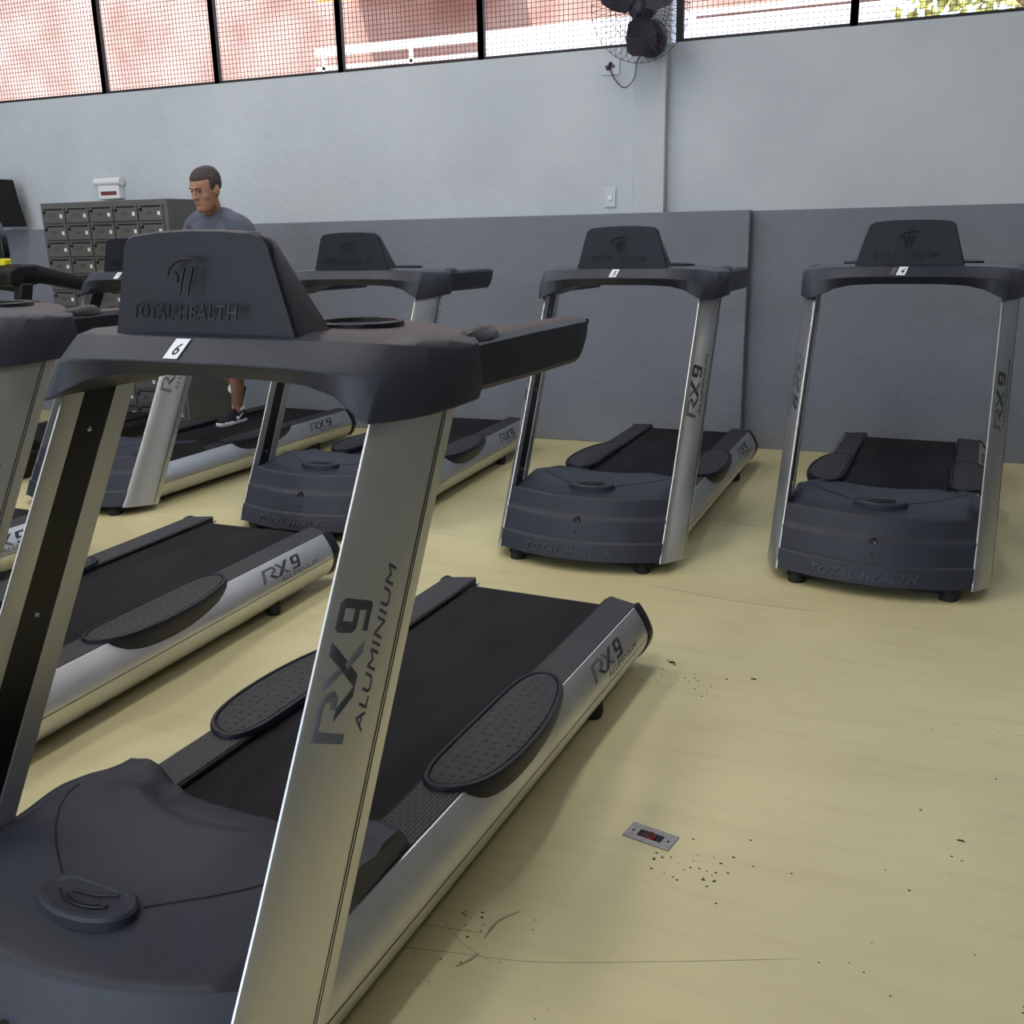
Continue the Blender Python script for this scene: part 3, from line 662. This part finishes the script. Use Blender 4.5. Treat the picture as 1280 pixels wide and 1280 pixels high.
# loudspeaker in the corner
sp = empty('loudspeaker', (-7.38, 6.5, 1.6)); tag(sp, 'black tapered loudspeaker high in the far left corner', 'speaker')
g = G(); g.loft([[(.0, -.16, z), (w_, -.16, z), (w_, .14, z), (.0, .14, z)] for z, w_ in ((.0, .285), (.2, .235), (.375, .205), (.385, .20))]); g.make('speaker_cabinet', 'black', sp, bevel=.012)
G().box((.02, -.168, .03), (.17, -.158, .34)).make('speaker_grille', 'foot', sp, bevel=.004)
G().box((-.22, .0, .15), (.02, .05, .22)).make('wall_bracket', 'black', sp)

# ------------------------------------------------------------ dark machine beyond the left edge
dm = empty('treadmill', (-5.60, 4.25, 0)); tag(dm, 'black machine with sloping arms and a yellow clip, at the left edge before the lockers', 'treadmill')
G().box((-.40, .10, .05), (.40, 1.70, .17)).make('deck_frame', 'black', dm, bevel=.02)
G().box((-.27, .45, .165), (.27, 1.68, .185)).make('running_belt', 'belt', dm, bevel=.004)
G().loft([[(-.40, y, .02), (.40, y, .02), (.38, y, z), (-.38, y, z)] for y, z in ((-.08, .20), (.0, .30), (.35, .32), (.50, .19))]).make('motor_hood', 'black', dm, bevel=.02)
for s in (1, -1):
    g = G(); g.loft([[(s*.36, y, z), (s*.42, y, z), (s*.42, y+.10, z), (s*.36, y+.10, z)] for y, z in ((.15, .05), (.48, 1.22))]); g.make('upright', 'black', dm, bevel=.01)
    x0 = .345; rings = []
    for y, zt_, zb_, xx in ((.52, 1.335, 1.225, .345), (.66, 1.330, 1.215, .345), (1.22, 1.200, 1.115, .285 if s > 0 else .35), (1.27, 1.180, 1.125, .280 if s > 0 else .345)):
        rings.append([(s*xx, y, zb_), (s*(xx+.055), y, zb_), (s*(xx+.06), y, (zt_+zb_)/2), (s*(xx+.045), y, zt_), (s*(xx+.01), y, zt_)])
    G().loft(rings).make('handlebar', 'gloss', dm, bevel=.006)
G().loft([[(-.42, y, zb_), (.40, y, zb_), (.40, y, zt_), (-.42, y, zt_)] for y, zb_, zt_ in ((.42, 1.22, 1.30), (.50, 1.20, 1.34), (.66, 1.21, 1.335))]).make('console', 'black', dm, bevel=.02)
pts = [(-.30, 1.33), (.27, 1.33), (.293, 1.40), (.290, 1.50), (.26, 1.585), (.20, 1.64), (.0, 1.66), (-.2, 1.64), (-.28, 1.57), (-.31, 1.45)]
G().loft([[(x, .50+d, z) for x, z in pts] for d in (0, .05)]).make('display_screen', 'gloss', dm, bevel=.008)
M['yellow'] = mat('yellow_plastic', (.75, .70, .02), .4)
g = G(); g.loft([[(x+.285, .50+d, z+1.348) for x, z in ((-.028, -.018), (.022, -.014), (.028, .016), (.02, .026), (-.022, .026), (-.03, .01))] for d in (-.02, .03)]); g.make('safety_clip', 'yellow', dm, bevel=.004)

# ------------------------------------------------------------ floor box and litter on the floor
M['steelp'] = mat('worn_cover_plate', (.30, .29, .285), .45, .6, noise=.2, nscale=60)
M['redp'] = mat('red_socket_plastic', (.28, .012, .02), .45)
fb = empty('floor_outlet', (-.494, 2.114, 0), -.22); tag(fb, 'worn metal floor outlet with a red socket, set in the yellow floor', 'outlet')
pf = G()
w_, h_, a_, b_ = .063, .033, .033, .015
for q in (((-w_, -h_), (-a_, h_)), ((a_, -h_), (w_, h_)), ((-a_, -h_), (a_, -b_)), ((-a_, b_), (a_, h_))): pf.box((q[0][0], q[0][1], 0), (q[1][0], q[1][1], .003))
pf.make('cover_plate', 'steelp', fb)
G().box((-a_, -b_, 0), (a_, b_, .0008)).make('outlet_recess', 'black', fb)
g = G(); g.tube([(0, 0, .0), (0, 0, .004)], .0145, 20); sk = g.make('socket', 'redp', fb)
g = G(); g.tube([(0, 0, .004), (0, 0, .0045)], .010, 20); g.make('socket_face', 'black', sk)
g = G(); g.tube([(.012*math.cos(k*PI/10), .012*math.sin(k*PI/10), .0048) for k in range(21)], .0015, 6, False); g.make('socket_rim', 'redp', sk)
for x in (-.047, .048): g = G(); g.tube([(x, 0, .003), (x, 0, .004)], .0035, 10); g.make('screw_hole', 'black', fb)
M['dirt'] = mat('dark_dirt', (.035, .032, .028), .9)
M['scuff'] = mat('grey_scuff', (.30, .285, .17), .7)
g = G(); rnd = random.Random(11)
def crumb(x, y, r):
    n = 6; a0 = rnd.random()*6; R0 = [(x+r*(.5+rnd.random())*math.cos(a0+2*PI*k/n)*1.3, y+r*(.4+rnd.random()*.7)*math.sin(a0+2*PI*k/n), .0003) for k in range(n)]
    g.loft([R0, [(lerp(p[0], x, .3), lerp(p[1], y, .3), .0012+r*.2) for p in R0]])
for x, y, r in ((-.384, 3.106, .008), (.226, 2.355, .007), (-.672, 3.149, .010), (-.66, 3.13, .005), (-.69, 3.16, .004)): crumb(x, y, r)
for cx, cy, n, s1 in ((-.33, 2.05, 26, .07), (-.64, 3.02, 18, .06), (-.42, 2.02, 8, .03), (.45, 1.75, 16, .12), (.1, 1.7, 8, .2), (.3, 2.9, 8, .15), (-.75, 1.65, 14, .05), (.25, 2.3, 6, .1)):
    for k in range(n): crumb(rnd.gauss(cx, s1), rnd.gauss(cy, s1), .0012+.0022*rnd.random())
o = g.make('dirt_crumbs', 'dirt'); o['kind'] = 'stuff'; tag(o, 'dark crumbs of dirt scattered on the yellow floor', 'dirt')
flo = bpy.data.objects['floor']
def scratch(P, w_, name='floor_scratch', m='scuff'):
    Q = [Vector((p[0], p[1], .0)) for p in bez([(x, y, 0) for x, y in P], 6)]; R_ = []
    for i, q in enumerate(Q):
        t = (Q[min(i+1, len(Q)-1)]-Q[max(i-1, 0)]).normalized(); n = Vector((-t.y, t.x, 0)); ww = w_*(.5+.5*rnd.random())*min(1, .15+min(i, len(Q)-1-i)*.4)
        R_.append([q-n*ww, q+n*ww, q+n*ww*.8+Vector((0, 0, .0004)), q-n*ww*.8+Vector((0, 0, .0004))])
    G().loft(R_).make(name, m, flo)
scratch([(-.95, 1.535), (-.80, 1.565), (-.62, 1.60), (-.40, 1.68), (-.10, 1.80)], .0011)
scratch([(-.93, 1.62), (-.85, 1.63), (-.745, 1.645)], .0012)
scratch([(-.86, 1.66), (-.78, 1.60), (-.70, 1.57)], .0008)
scratch([(-.70, 1.74), (-.735, 1.69), (-.742, 1.63)], .004)
scratch([(-.735, 1.585), (-.745, 1.56), (-.765, 1.53)], .004)
scratch([(-.95, 3.9), (-.6, 3.82), (-.2, 3.8)], .003)
scratch([(-.9, 5.0), (-.6, 4.9), (-.3, 4.95)], .004)

# ------------------------------------------------------------ yard outside the windows
nb = empty('neighbour_building', (0, 12.0, 0)); tag(nb, 'pink rendered building outside, seen through the wire mesh windows', 'building')
fc = G(); fc.box((-26, 0, -.05), (-.55, .4, 7.5)); fc.box((2.6, 0, -.05), (20, .4, 7.5)); fc.box((-.55, .1, -.05), (2.6, .4, 3.0)); fc.make('facade', 'brick', nb)  # section right of the tree, out of view, added to block bright sky
G().box((-7.2, -.02, 3.74), (-.55, 0, 3.80)).make('white_band', 'lime', nb)
M['awning'] = mat('orange_awning_cloth', (.75, .30, .08), .8)
G().loft([[(-6.8, -.9, 4.12), (-4.6, -.9, 4.05), (-4.6, .0, 4.5), (-6.8, .0, 4.5)], [(-6.8, -.9, 4.18), (-4.6, -.9, 4.11), (-4.6, .0, 4.56), (-6.8, .0, 4.56)]]).make('awning', 'awning', nb)
wallo = tag(G().box((-4.2, 0, -.05), (-.35, .18, 3.34)).make('yard_wall', 'lime'), 'sunlit white yard wall outside, bright behind the windows beside the fan', 'wall'); wallo.location = (0, 10.0, 0)
rl = empty('railing', (-5.35, 10.4, 0)); tag(rl, 'white railing outside, low in the windows left of the fan', 'railing')
for z, tz in ((3.28, .018), (3.45, .045)): G().box((-1.1, 0, z-tz), (3.2, .03, z+tz)).make('rail_bar', 'lime', rl)
for x in (-1.0, .1, 1.2, 2.3, 3.1): G().box((x-.02, .0, -.05), (x+.02, .03, 3.41)).make('rail_post', 'lime', rl)
M['leaf'] = mat('yellow_green_leaves', (.42, .40, .10), .7, noise=.5, nscale=8)
bush = empty('tree', (.75, 11.0, 0)); tag(bush, 'yellow green tree outside, behind the rightmost windows', 'tree')
g = G(); g.tube([(0, 0, -.05), (.1, 0, 2), (0, .1, 3.6)], [.14, .11, .07], 8); g.make('trunk', mat('bark', (.12, .08, .05), .9), bush)
g = G()
for k in range(520):
    c = Vector((rnd.uniform(-1.1, 1.6), rnd.gauss(0, .3), rnd.gauss(3.55, .35))); a = Vector((rnd.random()-.5, rnd.random()-.5, rnd.random()-.5)).normalized()*.10; b = a.orthogonal().normalized()*.05
    g.add([c-a, c-b, c+a, c+b], [(0, 1, 2, 3)])
g.make('foliage', 'leaf', bush)
# ------------------------------------------------------------ the man on the treadmill
def skin(name, pts, edges, rad, root=0, sub=2):
    me = bpy.data.meshes.new(name); me.from_pydata(pts, edges, []); o = bpy.data.objects.new(name, me); C.objects.link(o)
    m = o.modifiers.new('skin', 'SKIN'); m.use_smooth_shade = True; m.branch_smoothing = .6
    for i, v in enumerate(me.skin_vertices[0].data):
        r = rad[i]; v.radius = r if isinstance(r, tuple) else (r, r); v.use_root = (i == root)
    s = o.modifiers.new('sub', 'SUBSURF'); s.levels = sub; s.render_levels = sub
    dg = bpy.context.evaluated_depsgraph_get(); m2 = bpy.data.meshes.new_from_object(o.evaluated_get(dg))
    V = [tuple(v.co) for v in m2.vertices]; F = [tuple(p.vertices) for p in m2.polygons]
    bpy.data.objects.remove(o); return V, F
def remesh(name, g, vox, m, parent=None, smooth=4, loc=None):
    o = obj(name, g.V, g.F, m, parent); 
    r = o.modifiers.new('r', 'REMESH'); r.mode = 'VOXEL'; r.voxel_size = vox; r.use_smooth_shade = True
    s = o.modifiers.new('s', 'SMOOTH'); s.iterations = smooth; s.factor = .5
    dg = bpy.context.evaluated_depsgraph_get(); m2 = bpy.data.meshes.new_from_object(o.evaluated_get(dg))
    o.modifiers.clear(); o.data = m2
    for p in m2.polygons: p.use_smooth = True
    return o
MX, MY, MZ = -4.33, 5.60, .213
# local coordinates: x = his left (photo right), -y = forward, z up from the belt
hipL, hipR = (.095, .03, .90), (-.095, .03, .90)
P = [(0, .03, .95), (0, .02, 1.08), (0, .0, 1.22), (0, .0, 1.34), (0, -.012, 1.415), (0, -.045, 1.465), (0, -.08, 1.51),      # 0-6 pelvis..head base
     (.165, .0, 1.365), (.215, .03, 1.31), (.265, .06, 1.10), (.435, -.065, 1.108), (.445, -.10, 1.112),   # 7-11 left arm
     (-.165, .0, 1.365), (-.215, .03, 1.31), (-.255, .07, 1.10), (-.360, -.06, 1.108), (-.365, -.095, 1.112),   # 12-16 right arm
     (.095, .03, .88), (.055, .01, .50), (.03, .03, .38), (-.035, .09, .09), (-.035, .07, .05),   # 17-21 left leg (planted)
     (-.095, .04, .88), (-.115, .00, .50), (-.125, .07, .40), (-.165, .25, .25), (-.165, .28, .21)]   # 22-26 right leg (heel lifted behind)
E_ = [(0, 1), (1, 2), (2, 3), (3, 4), (4, 5), (5, 6), (3, 7), (7, 8), (8, 9), (9, 10), (10, 11), (3, 12), (12, 13), (13, 14), (14, 15), (15, 16), (0, 17), (17, 18), (18, 19), (19, 20), (20, 21), (0, 22), (22, 23), (23, 24), (24, 25), (25, 26)]
Rd = [(.155, .115), (.150, .115), (.150, .110), (.140, .096), (.072, .066), .058, .055,
      .062, .056, .042, .029, .028, .062, .056, .042, .029, .028,
      .092, .062, .058, .040, .038, .092, .062, .058, .040, .038]
bodyg = G(); bodyg.add(*skin('b', P, E_, Rd))
# hands: palm and five bent fingers wrapped over the handlebars
def hand(s, wx, wy, wz):
    g = G(); c = Vector((wx, wy, wz))
    def L(x, y, z): return tuple(c+Vector((s*x, y, z)))
    g.add(*skin('p', [L(-.004, .05, -.002), L(0, .01, .006), L(.0, -.02, .010), L(0, -.045, .008)], [(0, 1), (1, 2), (2, 3)], [(.026, .021), (.034, .018), (.040, .016), (.034, .014)], 0, 2))
    for k, (fy, ln) in enumerate(((-.052, .9), (-.030, 1.0), (-.008, .96), (.014, .8))):
        q = [L(.010, fy+.012, .008), L(.036*ln, fy, .010), L(.056*ln, fy-.002, -.008), L(.060*ln, fy-.002, -.034*ln), L(.050*ln, fy, -.052*ln)]
        g.add(*skin('f', q, [(0, 1), (1, 2), (2, 3), (3, 4)], [.0105, .0100, .0092, .0085, .0065], 0, 1))
    q = [L(-.012, .010, .002), L(-.034, -.012, -.004), L(-.044, -.032, -.020), L(-.044, -.040, -.040)]
    g.add(*skin('t', q, [(0, 1), (1, 2), (2, 3)], [.013, .0115, .0100, .0075], 0, 1))
    return g
for s, q in ((1, (.462, -.165, 1.083)), (-1, (-.375, -.155, 1.083))):
    h = hand(s, *q); bodyg.add(h.V, h.F)
bodyg.add(*skin('w', [P[11], (.455, -.125, 1.098), (.462, -.145, 1.088)], [(0, 1), (1, 2)], [.028, .024, .026], 0, 1))
bodyg.add(*skin('w', [P[16], (-.372, -.12, 1.098), (-.375, -.135, 1.088)], [(0, 1), (1, 2)], [.028, .024, .026], 0, 1))
# head: turned down towards the console
HM_ = Matrix.Translation((.045, -.115, 1.560)) @ Matrix.Scale(1.13, 4) @ Matrix.Rotation(math.radians(17), 4, 'X') @ Matrix.Rotation(math.radians(-8), 4, 'Z')
def headpt(x, y, z): return tuple(HM_ @ Vector((x, y, z)))
hg = G(); rings = []
prof = [(-.112, .012, -.050), (-.108, .034, -.055), (-.095, .046, -.050), (-.070, .056, -.032), (-.040, .064, -.016), (-.010, .070, -.006), (.020, .074, .000), (.050, .075, .004), (.080, .068, .008), (.102, .052, .010), (.116, .030, .010), (.120, .008, .010)]
for z, rx, cy in prof:
    ring = []
    ry = {-.112: .012, -.108: .034, -.095: .046, -.070: .066, -.040: .080, -.010: .090, .020: .096, .050: .096, .080: .086, .102: .066, .116: .038, .120: .010}[z]
    for j in range(24):
        a = 2*PI*j/24; x = rx*math.cos(a); y = cy+ry*math.sin(a)
        if z in (-.010, .020) and math.sin(a) < -.6 and .25 < abs(math.cos(a)) < .65: y += .008*(1 if z == .020 else .5)
        ring.append(headpt(x, y, z))
    rings.append(ring)
hg.loft(rings)
def hb(c, r): 
    g = G(); g.ball((0, 0, 0), r, 14, 10); hg.add([headpt(v[0]+c[0], v[1]+c[1], v[2]+c[2]) for v in g.V], g.F)
hb((0, -.106, -.020), (.015, .017, .012)); hb((0, -.100, -.004), (.010, .014, .022)); hb((-.012, -.097, -.024), (.008, .010, .007)); hb((.012, -.097, -.024), (.008, .010, .007))
hb((0, -.090, .030), (.046, .010, .008))                 # brow
hb((0, -.090, -.052), (.026, .010, .006)); hb((0, -.089, -.062), (.024, .010, .006)); hb((0, -.090, -.088), (.022, .014, .014))   # lips, chin
hb((.038, -.062, -.020), (.024, .018, .024)); hb((-.038, -.062, -.020), (.024, .018, .024))  # cheeks
for s in (1, -1):
    hb((s*.076, .008, -.002), (.008, .018, .030)); hb((s*.074, .004, -.022), (.006, .010, .012))
hg.add(*skin('n', [(0, -.02, 1.41), (.02, -.06, 1.47), (.035, -.09, 1.53)], [(0, 1), (1, 2)], [.074, .070, .064], 0, 1))
bodyg.add(hg.V, hg.F)
man = remesh('person', bodyg, .0055, 'skin', None, 5); man.location = (MX, MY, MZ)
tag(man, 'man in a grey t-shirt with short hair, looking down while walking on a treadmill', 'person')
# eyes, brows, mouth line
M['eye'] = mat('eye_dark', (.02, .012, .010), .3); M['lip'] = mat('lips', (.22, .075, .065), .5)
for s in (1, -1):
    g = G(); b2 = G(); b2.ball((0, 0, 0), (.013, .006, .0055), 12, 8); g.add([headpt(v[0]+s*.031, v[1]-.082, v[2]+.010) for v in b2.V], b2.F); g.make('eye', 'eye', man)
    g = G(); g.tube([headpt(s*x, y, z) for x, y, z in ((.014, -.099, .029), (.030, -.095, .034), (.046, -.083, .030))], [.003, .0042, .002], 6); g.make('eyebrow', 'hair', man)
g = G(); g.tube([headpt(x, y, -.0565) for x, y in ((-.024, -.090), (-.01, -.099), (.01, -.099), (.024, -.090))], .003, 6); g.make('mouth', 'lip', man)
# short hair cap
g = G(); rings = []
for z, rx, cy in prof[5:]:
    ry = {-.010: .090, .020: .096, .050: .096, .080: .086, .102: .066, .116: .038, .120: .010}[z]; ring = []
    for j in range(24):
        a = 2*PI*j/24; k = 1.055; sn = math.sin(a)
        hl = .082 if sn < -.45 else (.03 if sn < .05 else -.03)   # hairline
        kk = k if z >= hl-.02 else .93
        ring.append(headpt(rx*kk*math.cos(a), cy+ry*kk*sn+(.004 if sn > 0 else 0), z+(.006 if z > .1 else 0)))
    rings.append(ring)
g.loft(rings); 
g.add(*[[headpt(x, y, z) for x, y, z in [(r*math.cos(2*PI*j/16), .06+.6*r*math.sin(2*PI*j/16)*0+.035+ (0), z_) for z_, r in ((-.055, .030), (.0, .045)) for j in range(16)]], []])
hair = remesh('hair', g, .006, 'hair', man, 3)
# clothes
g = G(); k = 1.0
g.add(*skin('s', [(0, .03, .90), (0, .02, 1.04), (0, .0, 1.20), (0, .0, 1.31), (0, -.002, 1.375), (0, -.012, 1.412)], [(0, 1), (1, 2), (2, 3), (3, 4), (4, 5)], [(.176, .140), (.170, .136), (.174, .136), (.182, .138), (.158, .120), (.090, .084)]))
for s in (1, -1):
    e2 = (s*.238, .050, 1.19)
    g.add(*skin('s', [(0, -.004, 1.36), (s*.075, -.002, 1.370), (s*.15, .0, 1.358)], [(0, 1), (1, 2)], [.094, .092, .091]))
    g.add(*skin('s', [(s*.06, .0, 1.350), (s*.150, .0, 1.357), (s*.205, .030, 1.305), e2], [(0, 1), (1, 2), (2, 3)], [.088, .090, .086, .078]))
tee = remesh('t_shirt', g, .008, 'shirt', man, 4)
# folds and hem live in the mesh
for v in tee.data.vertices:
    x, y, z = v.co
    v.co += v.normal*(.004*math.sin(38*x+21*z)*math.sin(17*y+9*z)+.003*math.sin(70*z+30*x))
g = G()
g.add(*skin('h', [(0, .03, .98), (0, .03, .90), (0, .03, .82)], [(0, 1), (1, 2)], [(.170, .132), (.176, .136), (.150, .120)]))
g.add(*skin('h', [(.09, .03, .90), (.095, .03, .82), (.085, .02, .68), (.065, .012, .57)], [(0, 1), (1, 2), (2, 3)], [.085, .105, .094, .088]))
g.add(*skin('h', [(-.09, .03, .90), (-.095, .035, .82), (-.103, .015, .68), (-.11, .008, .56)], [(0, 1), (1, 2), (2, 3)], [.085, .105, .094, .088]))
remesh('shorts', g, .009, 'shorts', man, 4)
# shoes and socks
def shoe(mtx, name_suffix=''):
    g = G(); R_ = []
    for y, w_, h_ in ((.085, .022, .050), (.075, .034, .075), (.03, .037, .088), (-.02, .038, .078), (-.08, .044, .058), (-.14, .046, .045), (-.18, .036, .036), (-.195, .018, .028)):
        R_.append([tuple(mtx @ Vector((w_*math.cos(a)*(1 if math.sin(a) < .3 else .8), y, .022+max(0, h_*math.sin(a))+(-.006 if math.sin(a) < 0 else 0)))) for a in [2*PI*k/16 for k in range(16)]])
    g.loft(R_); sh = g.make('shoe', 'shoe', man, sharp=50)
    g = G(); out = []
    for z, k in ((.0, .96), (.008, 1.0), (.022, 1.0), (.026, .94)):
        out.append([tuple(mtx @ Vector((x*k, y*k-.055*(1-k), z))) for x, y in ((.0, .092), (.026, .084), (.036, .05), (.035, 0), (.040, -.06), (.048, -.12), (.042, -.17), (.022, -.198), (0, -.203), (-.022, -.198), (-.042, -.17), (-.046, -.12), (-.038, -.06), (-.035, 0), (-.036, .05), (-.026, .084))])
    g.loft(out); g.make('shoe_sole', 'white', sh)
    for s in (1, -1):
        V = [(-.050, .030), (-.035, .026), (-.01, .036), (.045, .066), (-.012, .048), (-.030, .044), (-.042, .054), (-.052, .046)]
        r_ = lambda y: interp(-y, [-.08, -.03, .02, .08, .14], [.034, .0375, .0385, .0445, .0465])
        g = G(); g.loft([[tuple(mtx @ Vector((s*(r_(y)*(1-.35*max(0, (z-.03)/.06)**1.5)+d), y, z))) for y, z in V] for d in (.0, .0025)]); g.make('shoe_mark', 'white', sh)
    g = G(); g.tube([tuple(mtx @ Vector((0, .03, z))) for z in (.085, .105, .125)], [.044, .045, .043], 14); g.make('sock', 'white', man)
shoe(Matrix.Translation((-.035, .065, .0)) @ Matrix.Rotation(math.radians(-2), 4, 'Z'))
shoe(Matrix.Translation((-.165, .315, .125)) @ Matrix.Rotation(math.radians(58), 4, 'X'))

# ------------------------------------------------------------ light
w = bpy.data.worlds.new('sky'); bpy.context.scene.world = w; w.use_nodes = True
bg = w.node_tree.nodes['Background']; bg.inputs[0].default_value = (.66, .80, 1.0, 1); bg.inputs[1].default_value = 4.2
sun = bpy.data.lights.new('sun', 'SUN'); so = bpy.data.objects.new('sun', sun); C.objects.link(so); sun.energy = 8; sun.color = (1, .93, .82); sun.angle = .01
so.rotation_euler = (math.radians(34), 0, math.radians(-25))
for k, (x, y) in enumerate([(-6.2, 1.5), (-6.2, 4.4), (-3.9, 1.5), (-3.9, 4.4), (-1.6, 1.5), (-1.6, 4.4), (-3.9, -2), (-1.6, -2), (-6.2, -2), (1.6, 5.0), (1.6, 1.5)]):  # added fill lights below the ceiling, out of view, no fixtures
    l = bpy.data.lights.new('fill_light', 'AREA'); l.shape = 'RECTANGLE'; l.size = .35; l.size_y = 1.3; l.energy = 30 if x < 1 else 12; l.color = (1, .975, .94)
    lo = bpy.data.objects.new('added_fill_light', l); C.objects.link(lo); lo.location = (x, y, CZ-.12)
sc = bpy.context.scene
sc.view_settings.view_transform = 'Standard'; sc.view_settings.look = 'None'; sc.view_settings.gamma = 1; sc.view_settings.use_curve_mapping = False
sc.view_settings.exposure = 0
